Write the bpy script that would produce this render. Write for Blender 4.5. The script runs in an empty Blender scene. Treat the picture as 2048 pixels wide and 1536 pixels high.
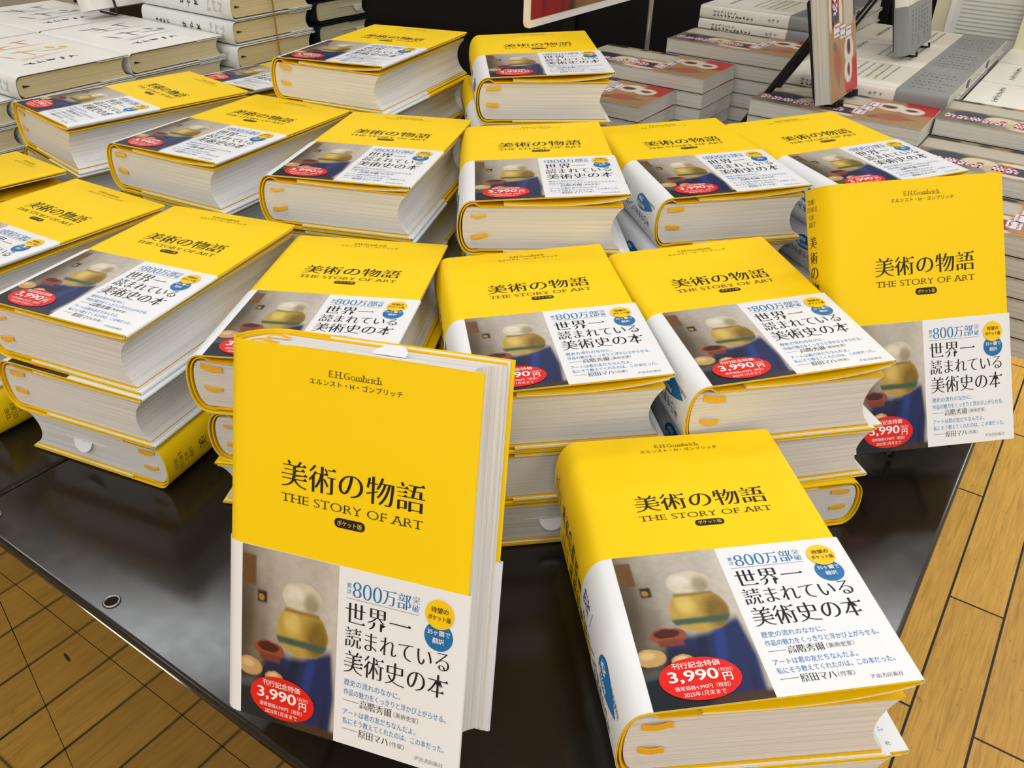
import bpy, math, random
import numpy as np
from mathutils import Matrix, Vector
random.seed(7); rng = np.random.default_rng(7)
SC = bpy.context.scene
COL = SC.collection
H0 = 1.12                                   # camera height above the floor
ZT = H0 - 0.4105                            # table top height

# ------------------------------------------------------------------ camera
RC = [[0.9996199254, -0.0275681834, 0.0],
      [0.0151782161, 0.5503607924, -0.8347889673],
      [0.0230136154, 0.8344716853, 0.5505700501]]
cd = bpy.data.cameras.new('camera'); cam = bpy.data.objects.new('camera', cd); COL.objects.link(cam)
cd.sensor_width = 36.0; cd.lens = 36.0 * 1717.73 / 2048.0; cd.clip_start = 0.02; cd.clip_end = 60
M = Matrix(((*RC[0], 0), (*RC[1], 0), (*RC[2], H0), (0, 0, 0, 1)))
cam.matrix_world = M
SC.camera = cam

# ------------------------------------------------------------------ world, lights, exposure
SC.view_settings.view_transform = 'Standard'; SC.view_settings.look = 'None'
SC.view_settings.gamma = 1.0; SC.view_settings.exposure = 0.0; SC.view_settings.use_curve_mapping = False
W = bpy.data.worlds.new('shop_light'); SC.world = W; W.use_nodes = True
W.node_tree.nodes['Background'].inputs[0].default_value = (1.0, 0.985, 0.96, 1)
W.node_tree.nodes['Background'].inputs[1].default_value = 0.34
SC.cycles.max_bounces = 8; SC.cycles.diffuse_bounces = 4; SC.cycles.glossy_bounces = 4
LAMPS = [(x, y, e) for y, e in ((-2.6, 15), (-1.3, 15), (0.3, 8.4)) for x in (-2.0, -.1, 1.8)]
LAMPS += [(-1.5, 2.0, 12), (1.25, 2.1, 12), (-2.0, 3.6, 7), (-.1, 3.6, 7), (1.8, 3.6, 7), (3.2, 1.4, 22), (3.2, 2.9, 20)]  # the pair at far right is added fill, brightening aisle floor and back-right books
for x, y, e in LAMPS:
    ld = bpy.data.lights.new('ceiling_or_fill_lamp', 'AREA'); ld.shape = 'RECTANGLE'; ld.size = 1.25; ld.size_y = .3
    ld.energy = e; ld.color = (0.93, 0.975, 1.0)
    lo = bpy.data.objects.new('ceiling_or_fill_lamp', ld); COL.objects.link(lo); lo.location = (x, y, 2.75)

# ------------------------------------------------------------------ helpers
def s2l(c):
    c = np.asarray(c, float) / 255.0
    return tuple(np.where(c <= 0.04045, c / 12.92, ((c + 0.055) / 1.055) ** 2.4))
def link(o, parent=None):
    COL.objects.link(o)
    if parent is not None: o.parent = parent
    return o
def tag(o, label=None, cat=None, group=None, kind=None):
    if label: o['label'] = label
    if cat: o['category'] = cat
    if group: o['group'] = group
    if kind: o['kind'] = kind
    return o
def empty(name, loc, rot=None):
    o = bpy.data.objects.new(name, None); COL.objects.link(o); o.empty_display_size = .02
    o.location = loc
    if rot is not None: o.rotation_euler = rot
    return o
class MB:
    """collects vertices, faces, material slots and an optional colour per vertex"""
    def __init__(self): self.v = []; self.f = []; self.m = []; self.c = []; self.n = 0
    def add(self, V, F, mat=0, C=None):
        V = np.asarray(V, float); k = self.n
        self.v.append(V); self.f += [tuple(int(i) + k for i in q) for q in F]; self.m += [mat] * len(F)
        self.c.append(np.ones((len(V), 4)) if C is None else np.c_[C, np.ones(len(V))]); self.n += len(V)
    def verts(self): return np.concatenate(self.v) if self.v else np.zeros((0, 3))
    def box(self, a, b, mat=0):
        x0, y0, z0 = a; x1, y1, z1 = b
        V = [(x0,y0,z0),(x1,y0,z0),(x1,y1,z0),(x0,y1,z0),(x0,y0,z1),(x1,y0,z1),(x1,y1,z1),(x0,y1,z1)]
        self.add(V, [(0,3,2,1),(4,5,6,7),(0,1,5,4),(1,2,6,5),(2,3,7,6),(3,0,4,7)], mat)
    def tube(self, pts, r, mat=0, n=8):
        pts = [Vector(p) for p in pts]; V = []; F = []
        prev = None
        for i, p in enumerate(pts):
            d = (pts[min(i+1, len(pts)-1)] - pts[max(i-1, 0)]).normalized()
            if prev is None:
                u = d.orthogonal().normalized()
            else:
                u = (prev - d * prev.dot(d)).normalized()
            prev = u; w = d.cross(u)
            for k in range(n):
                a = 2 * math.pi * k / n
                V.append(tuple(p + r * (math.cos(a) * u + math.sin(a) * w)))
        for i in range(len(pts) - 1):
            for k in range(n):
                a, b = i * n + k, i * n + (k + 1) % n
                F.append((a, b, b + n, a + n))
        F.append(tuple(range(n))[::-1]); F.append(tuple(range((len(pts)-1)*n, len(pts)*n)))
        self.add(V, F, mat)
    def mesh(self, name, mats, V=None, smooth=None, color=False):
        me = bpy.data.meshes.new(name)
        me.from_pydata((self.verts() if V is None else V).tolist(), [], self.f)
        for m in mats: me.materials.append(m)
        me.polygons.foreach_set('material_index', self.m)
        if color:
            at = me.color_attributes.new('paint', 'FLOAT_COLOR', 'POINT')
            at.data.foreach_set('color', np.concatenate(self.c).astype(np.float32).ravel())
        if smooth is not None:
            me.shade_smooth(); me.set_sharp_from_angle(angle=math.radians(smooth))
        me.update()
        return me
def mobj(name, me, parent=None): return link(bpy.data.objects.new(name, me), parent)

# ------------------------------------------------------------------ materials
def mat(name, col, rough=.5, spec=.5, metal=0.0, coat=0.0):
    m = bpy.data.materials.new(name); m.use_nodes = True
    b = m.node_tree.nodes['Principled BSDF']
    b.inputs['Base Color'].default_value = (*col, 1); b.inputs['Roughness'].default_value = rough
    b.inputs['Specular IOR Level'].default_value = spec; b.inputs['Metallic'].default_value = metal
    b.inputs['Coat Weight'].default_value = coat; b.inputs['Coat Roughness'].default_value = .25
    return m
def nd(m, t, **kw):
    n = m.node_tree.nodes.new(t)
    for k, v in kw.items(): setattr(n, k, v)
    return n
def ln(m, a, ao, b, bi): m.node_tree.links.new(a.outputs[ao], b.inputs[bi])
def ramp(m, stops):
    r = nd(m, 'ShaderNodeValToRGB'); e = r.color_ramp.elements
    while len(e) < len(stops): e.new(.5)
    for q, (p, c) in zip(e, stops): q.position = p; q.color = (*c, 1)
    return r
def bsdf(m): return m.node_tree.nodes['Principled BSDF']
def mottled(m, c0, c1, scale, detail=4, vec=(1, 1, 1), rot=(0, 0, 0), lo=.35, hi=.65):
    tc = nd(m, 'ShaderNodeTexCoord'); mp = nd(m, 'ShaderNodeMapping'); mp.inputs['Scale'].default_value = vec
    mp.inputs['Rotation'].default_value = rot
    no = nd(m, 'ShaderNodeTexNoise'); no.inputs['Scale'].default_value = scale; no.inputs['Detail'].default_value = detail
    r = ramp(m, [(lo, c0), (hi, c1)])
    ln(m, tc, 'Object', mp, 'Vector'); ln(m, mp, 'Vector', no, 'Vector'); ln(m, no, 'Fac', r, 'Fac'); ln(m, r, 'Color', bsdf(m), 'Base Color')
    return no
def page_mat(name, c0, c1, lines=900.0, dark=.72):
    """paper edges: thin leaves along z, some gatherings darker"""
    m = mat(name, c1, .8, .15)
    tc = nd(m, 'ShaderNodeTexCoord'); mp = nd(m, 'ShaderNodeMapping'); mp.inputs['Scale'].default_value = (6, 6, lines)
    n1 = nd(m, 'ShaderNodeTexNoise'); n1.inputs['Scale'].default_value = 1.0; n1.inputs['Detail'].default_value = 3
    mp2 = nd(m, 'ShaderNodeMapping'); mp2.inputs['Scale'].default_value = (3, 3, lines * .28)
    n2 = nd(m, 'ShaderNodeTexNoise'); n2.inputs['Scale'].default_value = 1.0; n2.inputs['Detail'].default_value = 1
    r1 = ramp(m, [(.38, tuple(dark * c for c in c1)), (.55, c1)])
    r2 = ramp(m, [(.26, tuple(.80 * c for c in c0)), (.40, c0)])
    mx = nd(m, 'ShaderNodeMixRGB', blend_type='MULTIPLY'); mx.inputs[0].default_value = .8
    for a in (mp, mp2): ln(m, tc, 'Object', a, 'Vector')
    ln(m, mp, 'Vector', n1, 'Vector'); ln(m, mp2, 'Vector', n2, 'Vector'); ln(m, n1, 'Fac', r1, 'Fac'); ln(m, n2, 'Fac', r2, 'Fac')
    ln(m, r1, 'Color', mx, 1); ln(m, r2, 'Color', mx, 2); ln(m, mx, 'Color', bsdf(m), 'Base Color')
    return m
def paint_mat(name, rough=.45, noise=0.0):
    m = mat(name, (.5, .5, .5), rough, .35)
    a = nd(m, 'ShaderNodeVertexColor', layer_name='paint')
    if noise:
        no = nd(m, 'ShaderNodeTexNoise'); no.inputs['Scale'].default_value = 260; no.inputs['Detail'].default_value = 5
        tc = nd(m, 'ShaderNodeTexCoord'); ln(m, tc, 'Object', no, 'Vector')
        r = ramp(m, [(.3, (1 - noise,) * 3), (.7, (1, 1, 1))])
        mx = nd(m, 'ShaderNodeMixRGB', blend_type='MULTIPLY'); mx.inputs[0].default_value = 1
        ln(m, no, 'Fac', r, 'Fac'); ln(m, a, 'Color', mx, 1); ln(m, r, 'Color', mx, 2); ln(m, mx, 'Color', bsdf(m), 'Base Color')
    else: ln(m, a, 'Color', bsdf(m), 'Base Color')
    return m
YEL = (.97, .665, .004)
M_YEL = mat('yellow_jacket_paper', YEL, .5, .22)
M_CLOTH = mat('yellow_cover_cloth', (.90, .55, .010), .7, .2)
M_WHITE = mat('white_band_paper', (.835, .865, .925), .4, .35)
M_LINER = mat('white_endpaper', (.86, .84, .80), .7, .2)
M_INK = mat('black_ink', (.012, .011, .012), .5, .3)
M_BLUE = mat('blue_ink', s2l((20, 112, 178)), .42, .4)
M_BTXT = mat('light_blue_ink', s2l((58, 128, 190)), .45, .35)
M_GREY = mat('grey_ink', s2l((120, 120, 122)), .45, .35)
M_RED = mat('red_ink', s2l((226, 22, 18)), .42, .4)
M_RWHITE = mat('white_ink', (.86, .86, .86), .42, .4)
M_BYEL = mat('badge_yellow_ink', s2l((250, 205, 8)), .42, .4)
M_PAINT = paint_mat('printed_picture', .4, .14)
M_PAGE = page_mat('white_page_edges', (.88, .88, .885), (.88, .88, .885), 1500.0, .84)
M_RIB = mat('orange_ribbon_satin', (.95, .50, .015), .35, .4)
M_CREAM = page_mat('cream_page_edges', (.80, .74, .56), (.80, .74, .56), 900.0, .85)
M_GPAGE = page_mat('grey_white_page_edges', (.82, .81, .77), (.82, .81, .77), 900.0, .85)
M_WCOV = mat('white_cover_paper', (.84, .85, .84), .4, .4)
M_BLK = mat('black_painted_metal', (.006, .006, .006), .3, .5)
M_CHROME = mat('chrome', (.75, .74, .74), .2, .5, 1.0)

# ------------------------------------------------------------------ lettering
_cache = {}
def outlines(text):
    c = bpy.data.curves.new('t', 'FONT'); c.body = text; c.size = 1.0
    o = bpy.data.objects.new('t', c); COL.objects.link(o)
    dg = bpy.context.evaluated_depsgraph_get(); cu = o.evaluated_get(dg).to_curve(dg)
    out = []
    for s in cu.splines:
        b = s.bezier_points; n = len(b); P = []
        for i in range(n):
            p0, p1, p2, p3 = b[i].co, b[i].handle_right, b[(i+1) % n].handle_left, b[(i+1) % n].co
            p0, p1, p2, p3 = [np.array(p[:2]) for p in (p0, p1, p2, p3)]
            ch = p3 - p0; L = np.linalg.norm(ch)
            cr = lambda q: abs(ch[0] * (q - p0)[1] - ch[1] * (q - p0)[0]) / (L + 1e-9)
            straight = L > 1e-6 and cr(p1) < .004 and cr(p2) < .004
            k = max(1, int(L / .16)) if straight else 5
            for j in range(k):
                t = j / k
                P.append(p0 + ch * t if straight else (1-t)**3*p0 + 3*(1-t)**2*t*p1 + 3*(1-t)*t*t*p2 + t**3*p3)
        P = [q for i, q in enumerate(P) if np.linalg.norm(q - P[i-1]) > 1e-4]
        if len(P) > 2: out.append(np.array(P))
    o.evaluated_get(dg).to_curve_clear()
    bpy.data.objects.remove(o); bpy.data.curves.remove(c)
    return out
def area(P):
    x, y = P[:, 0], P[:, 1]; return .5 * np.sum(x * np.roll(y, -1) - np.roll(x, -1) * y)
def serifed(P, sg, latin):
    """brush-style wedge at the right end of a horizontal stroke (kanji), slab at stem ends (latin)"""
    # merge collinear runs first
    keep = []
    n = len(P)
    for i in range(n):
        a, b = P[i] - P[i-1], P[(i+1) % n] - P[i]
        if abs(a[0]*b[1] - a[1]*b[0]) > 1e-5 * 1 or a @ b < 0: keep.append(P[i])
    P = np.array(keep); n = len(P); caps = {}
    if n < 4: return P
    for i in range(n):
        p, q = P[i], P[(i+1) % n]; pp, qq = P[i-1], P[(i+2) % n]
        d = q - p; L = np.linalg.norm(d)
        if L < 1e-6: continue
        nin = np.array([-d[1], d[0]]) / L * sg; nout = -nin; u = d / L
        da, db = p - pp, qq - q; la, lb = np.linalg.norm(da), np.linalg.norm(db)
        if latin:
            vert = abs(d[1]) < .12 * L and abs(da[1]) > 1.6 * abs(da[0]) and abs(db[1]) > 1.6 * abs(db[0]) and la > .14 and lb > .14 and da @ db < 0
            hori = abs(d[0]) < .12 * L and abs(da[0]) > 3 * abs(da[1]) and abs(db[0]) > 3 * abs(db[1]) and la > .1 and lb > .1 and da @ db < 0
            if .05 < L < .16 and vert:
                s, h = .105, .10; ia, ib = -da/la, db/lb
                ia, ib = ia/abs(ia[1])*h, ib/abs(ib[1])*h
                caps[i] = [p + ia, p + ia - u*s, p - u*s, q + u*s, q + ib + u*s, q + ib]
            elif .05 < L < .16 and hori:
                s = .045; caps[i] = [p + nin*.10, p - u*s, q + u*s, q + nin*.10]
        elif .03 < L < .105 and abs(d[0]) < .2 * L and nout[0] > .9 and abs(da[1]) < .25*abs(da[0]) and abs(db[1]) < .25*abs(db[0]) and la > .16 and lb > .16 and da @ db < 0:
            if d[1] < 0: caps[i] = [p + np.array((-.11, 0)), p + np.array((-.045, .055)), p + np.array((.012, .0)), q]
            else: caps[i] = [p, q + np.array((.012, .0)), q + np.array((-.045, .055)), q + np.array((-.11, 0))]
    out = []
    for i in range(n):
        if i in caps: out += caps[i]
        elif (i - 1) % n in caps: continue
        else: out.append(P[i])
    Q = np.array(out)
    return np.array([x for i, x in enumerate(Q) if np.linalg.norm(x - Q[i-1]) > 1e-5])
def offset(P, sg, fx, fy):
    """move every edge inwards, by fy where it runs horizontally and fx where it runs vertically"""
    e = np.roll(P, -1, 0) - P; L = np.linalg.norm(e, axis=1, keepdims=True) + 1e-9
    nn = np.c_[-e[:, 1], e[:, 0]] / L * sg
    of = fx * nn[:, 0]**2 + fy * nn[:, 1]**2
    n0, n1, o0, o1 = np.roll(nn, 1, 0), nn, np.roll(of, 1), of
    det = n0[:, 0]*n1[:, 1] - n0[:, 1]*n1[:, 0]
    ok = np.abs(det) > .25; det = np.where(ok, det, 1)
    dx = (o0*n1[:, 1] - o1*n0[:, 1]) / det; dy = (n0[:, 0]*o1 - n1[:, 0]*o0) / det
    av = (n0*o0[:, None] + n1*o1[:, None]) / 2
    D = np.where(ok[:, None], np.c_[dx, dy], av)
    lim = 2.0 * max(abs(fx), abs(fy)); ll = np.linalg.norm(D, axis=1, keepdims=True) + 1e-9
    return P + D * np.minimum(1, lim / ll)
def densify(P, st):
    o = []
    for i in range(len(P)):
        a, b = P[i], P[(i+1) % len(P)]; k = max(1, int(np.linalg.norm(b-a) / st))
        o += [a + (b-a)*j/k for j in range(k)]
    return np.array(o)
STY = dict(sans=None, mincho=('k', -.011, .0185), latin=('l', .010, .020), digit=('d', .002, .030), bold=('b', -.012, -.006), heavy=('b', -.022, -.016), thin=('b', .008, .008))
def lettering(text, style='sans'):
    """triangles of a line of text in its own unit box: (V in 0..1 x 0..1, y up, F)"""
    key = (text, style)
    if key in _cache: return _cache[key]
    pol = outlines(text)
    sg = np.sign(area(max(pol, key=lambda p: abs(area(p)))))
    st = STY[style]; res = []
    for P in pol:
        if st:
            if st[0] in 'kl': P = serifed(P, sg, st[0] == 'l')
            P = densify(P, .12); P = offset(P, sg, st[1], st[2])
        res.append(P)
    outer = [P for P in res if np.sign(area(P)) == sg]; holes = [P for P in res if np.sign(area(P)) != sg]
    def inside(p, P):
        x, y = P[:, 0], P[:, 1]; x2, y2 = np.roll(x, -1), np.roll(y, -1); c = (y > p[1]) != (y2 > p[1])
        return np.sum(c & (p[0] < (x2-x)*(p[1]-y)/np.where(c, y2-y, 1) + x)) % 2 == 1
    own = [[P] for P in outer]
    for h in holes:
        k = [i for i, P in enumerate(outer) if inside(h.mean(0), P) or inside(h[0], P)]
        if k: own[min(k, key=lambda i: abs(area(outer[i])))].append(h)
    V, F, nv = [], [], 0
    for grp in own:
        cu = bpy.data.curves.new('t', 'CURVE'); cu.dimensions = '2D'; cu.fill_mode = 'BOTH'
        for P in grp:
            sp = cu.splines.new('POLY'); sp.points.add(len(P) - 1); sp.use_cyclic_u = True
            sp.points.foreach_set('co', np.c_[P, np.zeros(len(P)), np.ones(len(P))].ravel())
        o = bpy.data.objects.new('t', cu); me = o.to_mesh()
        q = np.zeros(len(me.vertices) * 3); me.vertices.foreach_get('co', q); V.append(q.reshape(-1, 3)[:, :2])
        F += [tuple(i + nv for i in p.vertices) for p in me.polygons]; nv += len(me.vertices)
        o.to_mesh_clear(); bpy.data.objects.remove(o); bpy.data.curves.remove(cu)
    V = np.concatenate(V)
    lo, hi = V.min(0), V.max(0)
    _cache[key] = ((V - lo) / np.maximum(hi - lo, 1e-6), F)
    return _cache[key]
def disc(cx, cy, rx, ry, n=48):
    a = np.linspace(0, 2*math.pi, n, endpoint=False)
    return np.c_[cx + rx*np.cos(a), cy + ry*np.sin(a)], [tuple(range(n))]
def rrect(x0, y0, x1, y1, r, n=8):
    P = []
    for cx, cy, a0 in ((x1-r, y0+r, -90), (x1-r, y1-r, 0), (x0+r, y1-r, 90), (x0+r, y0+r, 180)):
        for k in range(n + 1):
            a = math.radians(a0 + 90*k/n); P.append((cx + r*math.cos(a), cy + r*math.sin(a)))
    return np.array(P), [tuple(range(len(P)))]

# ------------------------------------------------------------------ the yellow art book
BW, BH, BT, BB = .118, .190, .0396, .0135        # flat cover width, height, thickness, spine bulge
_th = np.linspace(math.pi/2, 3*math.pi/2, 181)
def _sup(c, p): return np.sign(c) * np.abs(c)**p
_SX, _SZ = BB * _sup(np.cos(_th), .75), BT/2 + BT/2 * _sup(np.sin(_th), .9)
_SL = np.r_[0, np.cumsum(np.hypot(np.diff(_SX), np.diff(_SZ)))]; SPL = _SL[-1]
def sheet(s, d):
    """jacket coordinate s (0 = front hinge, + towards the fore-edge, - round the spine) and height d over it"""
    s = np.asarray(s, float); d = np.broadcast_to(np.asarray(d, float), s.shape)
    x = np.where(s >= 0, s, np.where(s < -SPL, -(s + SPL), 0.0)); z = np.where(s >= 0, BT + d, -d)
    m = (s < 0) & (s >= -SPL)
    q = np.clip(-s, 0, SPL); sx = np.interp(q, _SL, _SX); sz = np.interp(q, _SL, _SZ)
    e = 1e-4; tx = np.interp(q+e, _SL, _SX) - np.interp(q-e, _SL, _SX); tz = np.interp(q+e, _SL, _SZ) - np.interp(q-e, _SL, _SZ)
    tl = np.hypot(tx, tz) + 1e-12; nx, nz = tz/tl, -tx/tl
    x = np.where(m, sx + d*nx, x); z = np.where(m, sz + d*nz, z)
    return x, z
class Cover(MB):
    """MB in jacket coordinates: x = s, y = v, z = d ; wl keeps the share of the cover's lift"""
    def flat(self, V2, F, d, matn=0, C=None):
        self.add(np.c_[V2, np.full(len(V2), d)], F, matn, C)
    def text(self, t, style, box, d, matn, rot=False):
        V, F = lettering(t, style); u0, v0, u1, v1 = [k * .001 for k in box]
        if rot: P = np.c_[u0 + (1 - V[:, 1]) * (u1-u0), v1 - V[:, 0] * (v1-v0)]
        else: P = np.c_[u0 + V[:, 0]*(u1-u0), v1 - V[:, 1]*(v1-v0)]
        self.flat(P, F, d, matn)
def curl(V, lt, lb, wl=1.0):
    """raise the free front cover towards the fore-edge"""
    x = np.clip(V[:, 0] / BW, 0, 1.02); v = np.clip(-V[:, 1] / BH, 0, 1)
    ex = np.where(V[:, 2] < BT - .0009, 4.0, 1.0)
    V = V.copy(); V[:, 2] += wl * (lt + (lb - lt) * v) * x**ex
    return V
def cover_pos(mb):
    q = mb.verts(); x, z = sheet(q[:, 0], q[:, 2]); return np.c_[x, -q[:, 1], z]
def sweep(mb, path, th, v0, v1, nv=6, matn=0):
    """solid sheet of thickness th along a 2-d path (x, z), from v0 to v1"""
    P = np.array(path); t = np.gradient(P, axis=0); t /= np.linalg.norm(t, axis=1, keepdims=True) + 1e-12
    n = np.c_[-t[:, 1], t[:, 0]]; A, B = P + n*th/2, P - n*th/2
    ring = np.r_[A, B[::-1]]; m = len(ring); V = []
    for k in range(nv + 1):
        v = v0 + (v1 - v0)*k/nv; V.append(np.c_[ring[:, 0], np.full(m, -v), ring[:, 1]])
    F = [(k*m + i, k*m + (i+1) % m, (k+1)*m + (i+1) % m, (k+1)*m + i) for k in range(nv) for i in range(m)]
    k = len(P)
    for base, fl in ((0, 1), (nv*m, 0)):
        for i in range(k - 1):
            q = (base + i, base + i + 1, base + m - 2 - i, base + m - 1 - i); F.append(q[::-1] if fl else q)
    mb.add(np.concatenate(V), F, matn)
def arc(cx, cz, r, a0, a1, n=7):
    return [(cx + r*math.cos(math.radians(a0 + (a1-a0)*i/n)), cz + r*math.sin(math.radians(a0 + (a1-a0)*i/n))) for i in range(n + 1)]
def spine_path(d, n=36):
    s = np.linspace(-.0001, -SPL + .0001, n); x, z = sheet(s, np.full(n, d)); return list(zip(x, z))
def jacket_path():
    f = [(x, BT - .0013 - .0010*math.sin(math.pi*(BW - x)/(BW-.022))) for x in np.linspace(.022, BW-.001, 10)]
    p = f + arc(BW - .001, BT - .00065, .00065, -90, 90, 6)[1:-1]
    p += [(x, BT) for x in np.linspace(BW-.001, .004, 12)] + spine_path(0)
    p += [(x, 0) for x in np.linspace(.004, BW-.001, 12)] + arc(BW-.001, .0006, .0006, -90, 90, 6)[1:-1]
    p += [(x, .0012) for x in np.linspace(BW-.001, .022, 6)]
    return p
def inner_path():
    return [(x, BT - .0042) for x in np.linspace(BW-.0035, .004, 10)] + spine_path(-.0018) + [(x, .0026) for x in np.linspace(.004, BW-.0035, 6)]
def ring_block(x0, x1, zlo, zhi, bul, conc):
    z = np.linspace(zhi, zlo, 15); zz = (z - zlo)/(zhi - zlo)*2 - 1
    A = [(x0 - bul*math.sqrt(max(0, 1 - a*a))**1.1, q) for q, a in zip(z, zz)]
    B = [(x1 - conc*(1 - a*a)**.85, q) for q, a in zip(z[::-1], zz[::-1])]
    A = [(x, q) for x, q in A]
    mid = [(x0 + (x1-x0)*k/8, zlo) for k in range(1, 8)]
    top = [(x1 - (x1-x0)*k/8, zhi) for k in range(1, 8)]
    return A + mid + B + top
def prism(mb, ring, v0, v1, matn=0, nv=1):
    R = np.array(ring); m = len(R); V = np.concatenate([np.c_[R[:, 0], np.full(m, -(v0 + (v1-v0)*k/nv)), R[:, 1]] for k in range(nv + 1)])
    F = [(k*m+i, k*m+(i+1) % m, (k+1)*m+(i+1) % m, (k+1)*m+i) for k in range(nv) for i in range(m)] + [tuple(range(m))[::-1], tuple(range(nv*m, (nv+1)*m))]
    mb.add(V, F, matn)

def sm(e0, e1, x): t = np.clip((x-e0)/(e1-e0), 0, 1); return t*t*(3-2*t)
def mixc(base, col, a): return base*(1-a[:, None]) + np.array(s2l(col))[None]*a[:, None]
def picture(p, q):
    """a plain invented still life: lidded ochre jar on navy drapery, clay bowl, rolls, a dark table; p right, q down, both 0..1"""
    n = len(p); A = 2.06                                        # height / width
    wob = .018*np.sin(9*q*A + 3*p) + .014*np.sin(17*p*2 + 5*q)
    c = np.array(s2l((188, 182, 174)))[None] * np.ones((n, 1))
    c = mixc(c, (128, 118, 104), sm(.75, .1, p + .35*(1-q) - .12 + wob))
    c = mixc(c, (72, 64, 52), sm(.38, .0, p + .5*abs(q-.42) + wob))
    c = mixc(c, (206, 200, 192), sm(.78, .98, p)*sm(.9, .3, q)*.8)
    el = lambda cx, cy, rx, ry, s=.05: sm(1+s, 1-s, np.sqrt(((p-cx)/rx)**2 + ((q-cy)/ry)**2 + 1e-9) + 2*wob)
    bx = lambda x0, x1, y0, y1, s=.01: sm(x0-s, x0+s, p)*sm(x1+s, x1-s, p)*sm(y0-s, y0+s, q)*sm(y1+s, y1-s, q)
    c = mixc(c, (104, 74, 42), bx(.0, .15, .05, .22))           # wooden box on the wall
    c = mixc(c, (40, 32, 24), bx(.17, .27, .24, .31))
    c = mixc(c, (160, 130, 60), el(.21, .28, .03, .02))
    # drapery
    edge = .34 + .10*np.sin(5.5*q + .5) - .12*(q-.5)
    c = mixc(c, (22, 40, 92), sm(edge-.04, edge+.04, p)*sm(.50, .57, q + .05*np.cos(6*p))*sm(1.02, .96, p + .15*np.abs(q-.75)))
    c = mixc(c, (34, 66, 150), sm(.5, 1, np.sin(15*p + 5*q))*sm(.42, .5, p)*sm(.53, .6, q)*sm(.95, .8, p)*sm(.9, .7, q)*.6)
    c = mixc(c, (12, 20, 48), sm(.5, 1, np.sin(15*p + 5*q + 2.4))*sm(.42, .5, p)*sm(.56, .62, q)*sm(.95, .85, p)*.7)
    # ochre jar, darker to its right, with green glaze bands and a pale cloth cap
    c = mixc(c, (184, 156, 72), el(.64, .425, .27, .145))
    c = mixc(c, (128, 100, 38), el(.80, .45, .12, .12, .5)*el(.64, .425, .27, .145))
    c = mixc(c, (214, 190, 104), el(.54, .38, .08, .07, .5))
    c = mixc(c, (62, 92, 78), bx(.36, .93, .475, .515)*el(.64, .425, .28, .15))
    c = mixc(c, (210, 202, 180), el(.64, .235, .20, .085))
    c = mixc(c, (160, 150, 126), el(.74, .26, .08, .06, .5)*el(.64, .235, .20, .085))
    c = mixc(c, (226, 220, 206), el(.57, .215, .08, .04, .5))
    c = mixc(c, (150, 118, 60), bx(.46, .82, .305, .325))
    # clay bowl, rolls, table
    c = mixc(c, (22, 20, 24), bx(-.1, .5, .66, .80, .06)*.8)
    c = mixc(c, (150, 74, 52), el(.30, .575, .16, .05)); c = mixc(c, (70, 28, 22), el(.29, .56, .11, .028))
    c = mixc(c, (120, 60, 44), bx(.2, .42, .60, .64))
    c = mixc(c, (196, 158, 104), el(.10, .70, .13, .055)); c = mixc(c, (222, 190, 138), el(.08, .685, .06, .022, .5))
    c = mixc(c, (200, 160, 110), el(.36, .735, .10, .04)); c = mixc(c, (228, 196, 146), el(.35, .722, .05, .018, .5))
    c = mixc(c, (186, 144, 92), el(.47, .765, .07, .03))
    c = mixc(c, (18, 30, 40), sm(.80, .84, q + .04*p)*sm(.52, .44, p - .1*(q-.8)))
    c = mixc(c, (54, 78, 92), sm(.79, .81, q + .05*p)*sm(.84, .815, q + .05*p)*sm(.5, .4, p)*.8)
    c = mixc(c, (66, 46, 36), sm(.93, .97, q)*sm(.45, .55, p))
    return c
def build_jacket_print():
    c = Cover(); D = .00042
    c.text('E.H.Gombrich', 'latin', (44.3, 8.2, 70.8, 11.5), D, 1)
    c.text('エルンスト・H・ゴンブリッチ', 'sans', (34.5, 12.8, 81, 15.6), D, 1)
    c.text('美術の物語', 'mincho', (20.8, 53, 94.4, 66.3), D, 1)
    c.text('THE STORY OF ART', 'latin', (21, 69.4, 93.9, 73.8), D, 1)
    V, F = rrect(.0496, .0762, .0655, .0809, .0023); c.flat(V, F, D, 1)
    c.text('ポケット版', 'sans', (51.2, 77.2, 64, 79.9), D + .00015, 0)
    ms = -SPL*500
    for t, v, w in (('THE', 9.3, 10.4), ('STORY', 14.4, 16), ('OF', 19.8, 7), ('ART', 25, 10.4)):
        c.text(t, 'latin', (ms - w/2, v-1.7, ms + w/2, v+1.7), D, 1)
    for i, t in enumerate('美術の物語'): c.text(t, 'mincho', (ms-5.4, 33.6 + 10.9*i, ms+5.4, 42 + 10.9*i), D, 1)
    V, F = rrect(ms*.001 - .0019, .0882, ms*.001 + .0019, .0975, .0018); c.flat(V, F, D, 1)
    for i, t in enumerate('ポケット版'): c.text(t, 'sans', (ms-1.2, 89 + 1.65*i, ms+1.2, 90.4 + 1.65*i), D + .00015, 0)
    return c
OBI = .0991; MID = .0534
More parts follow.
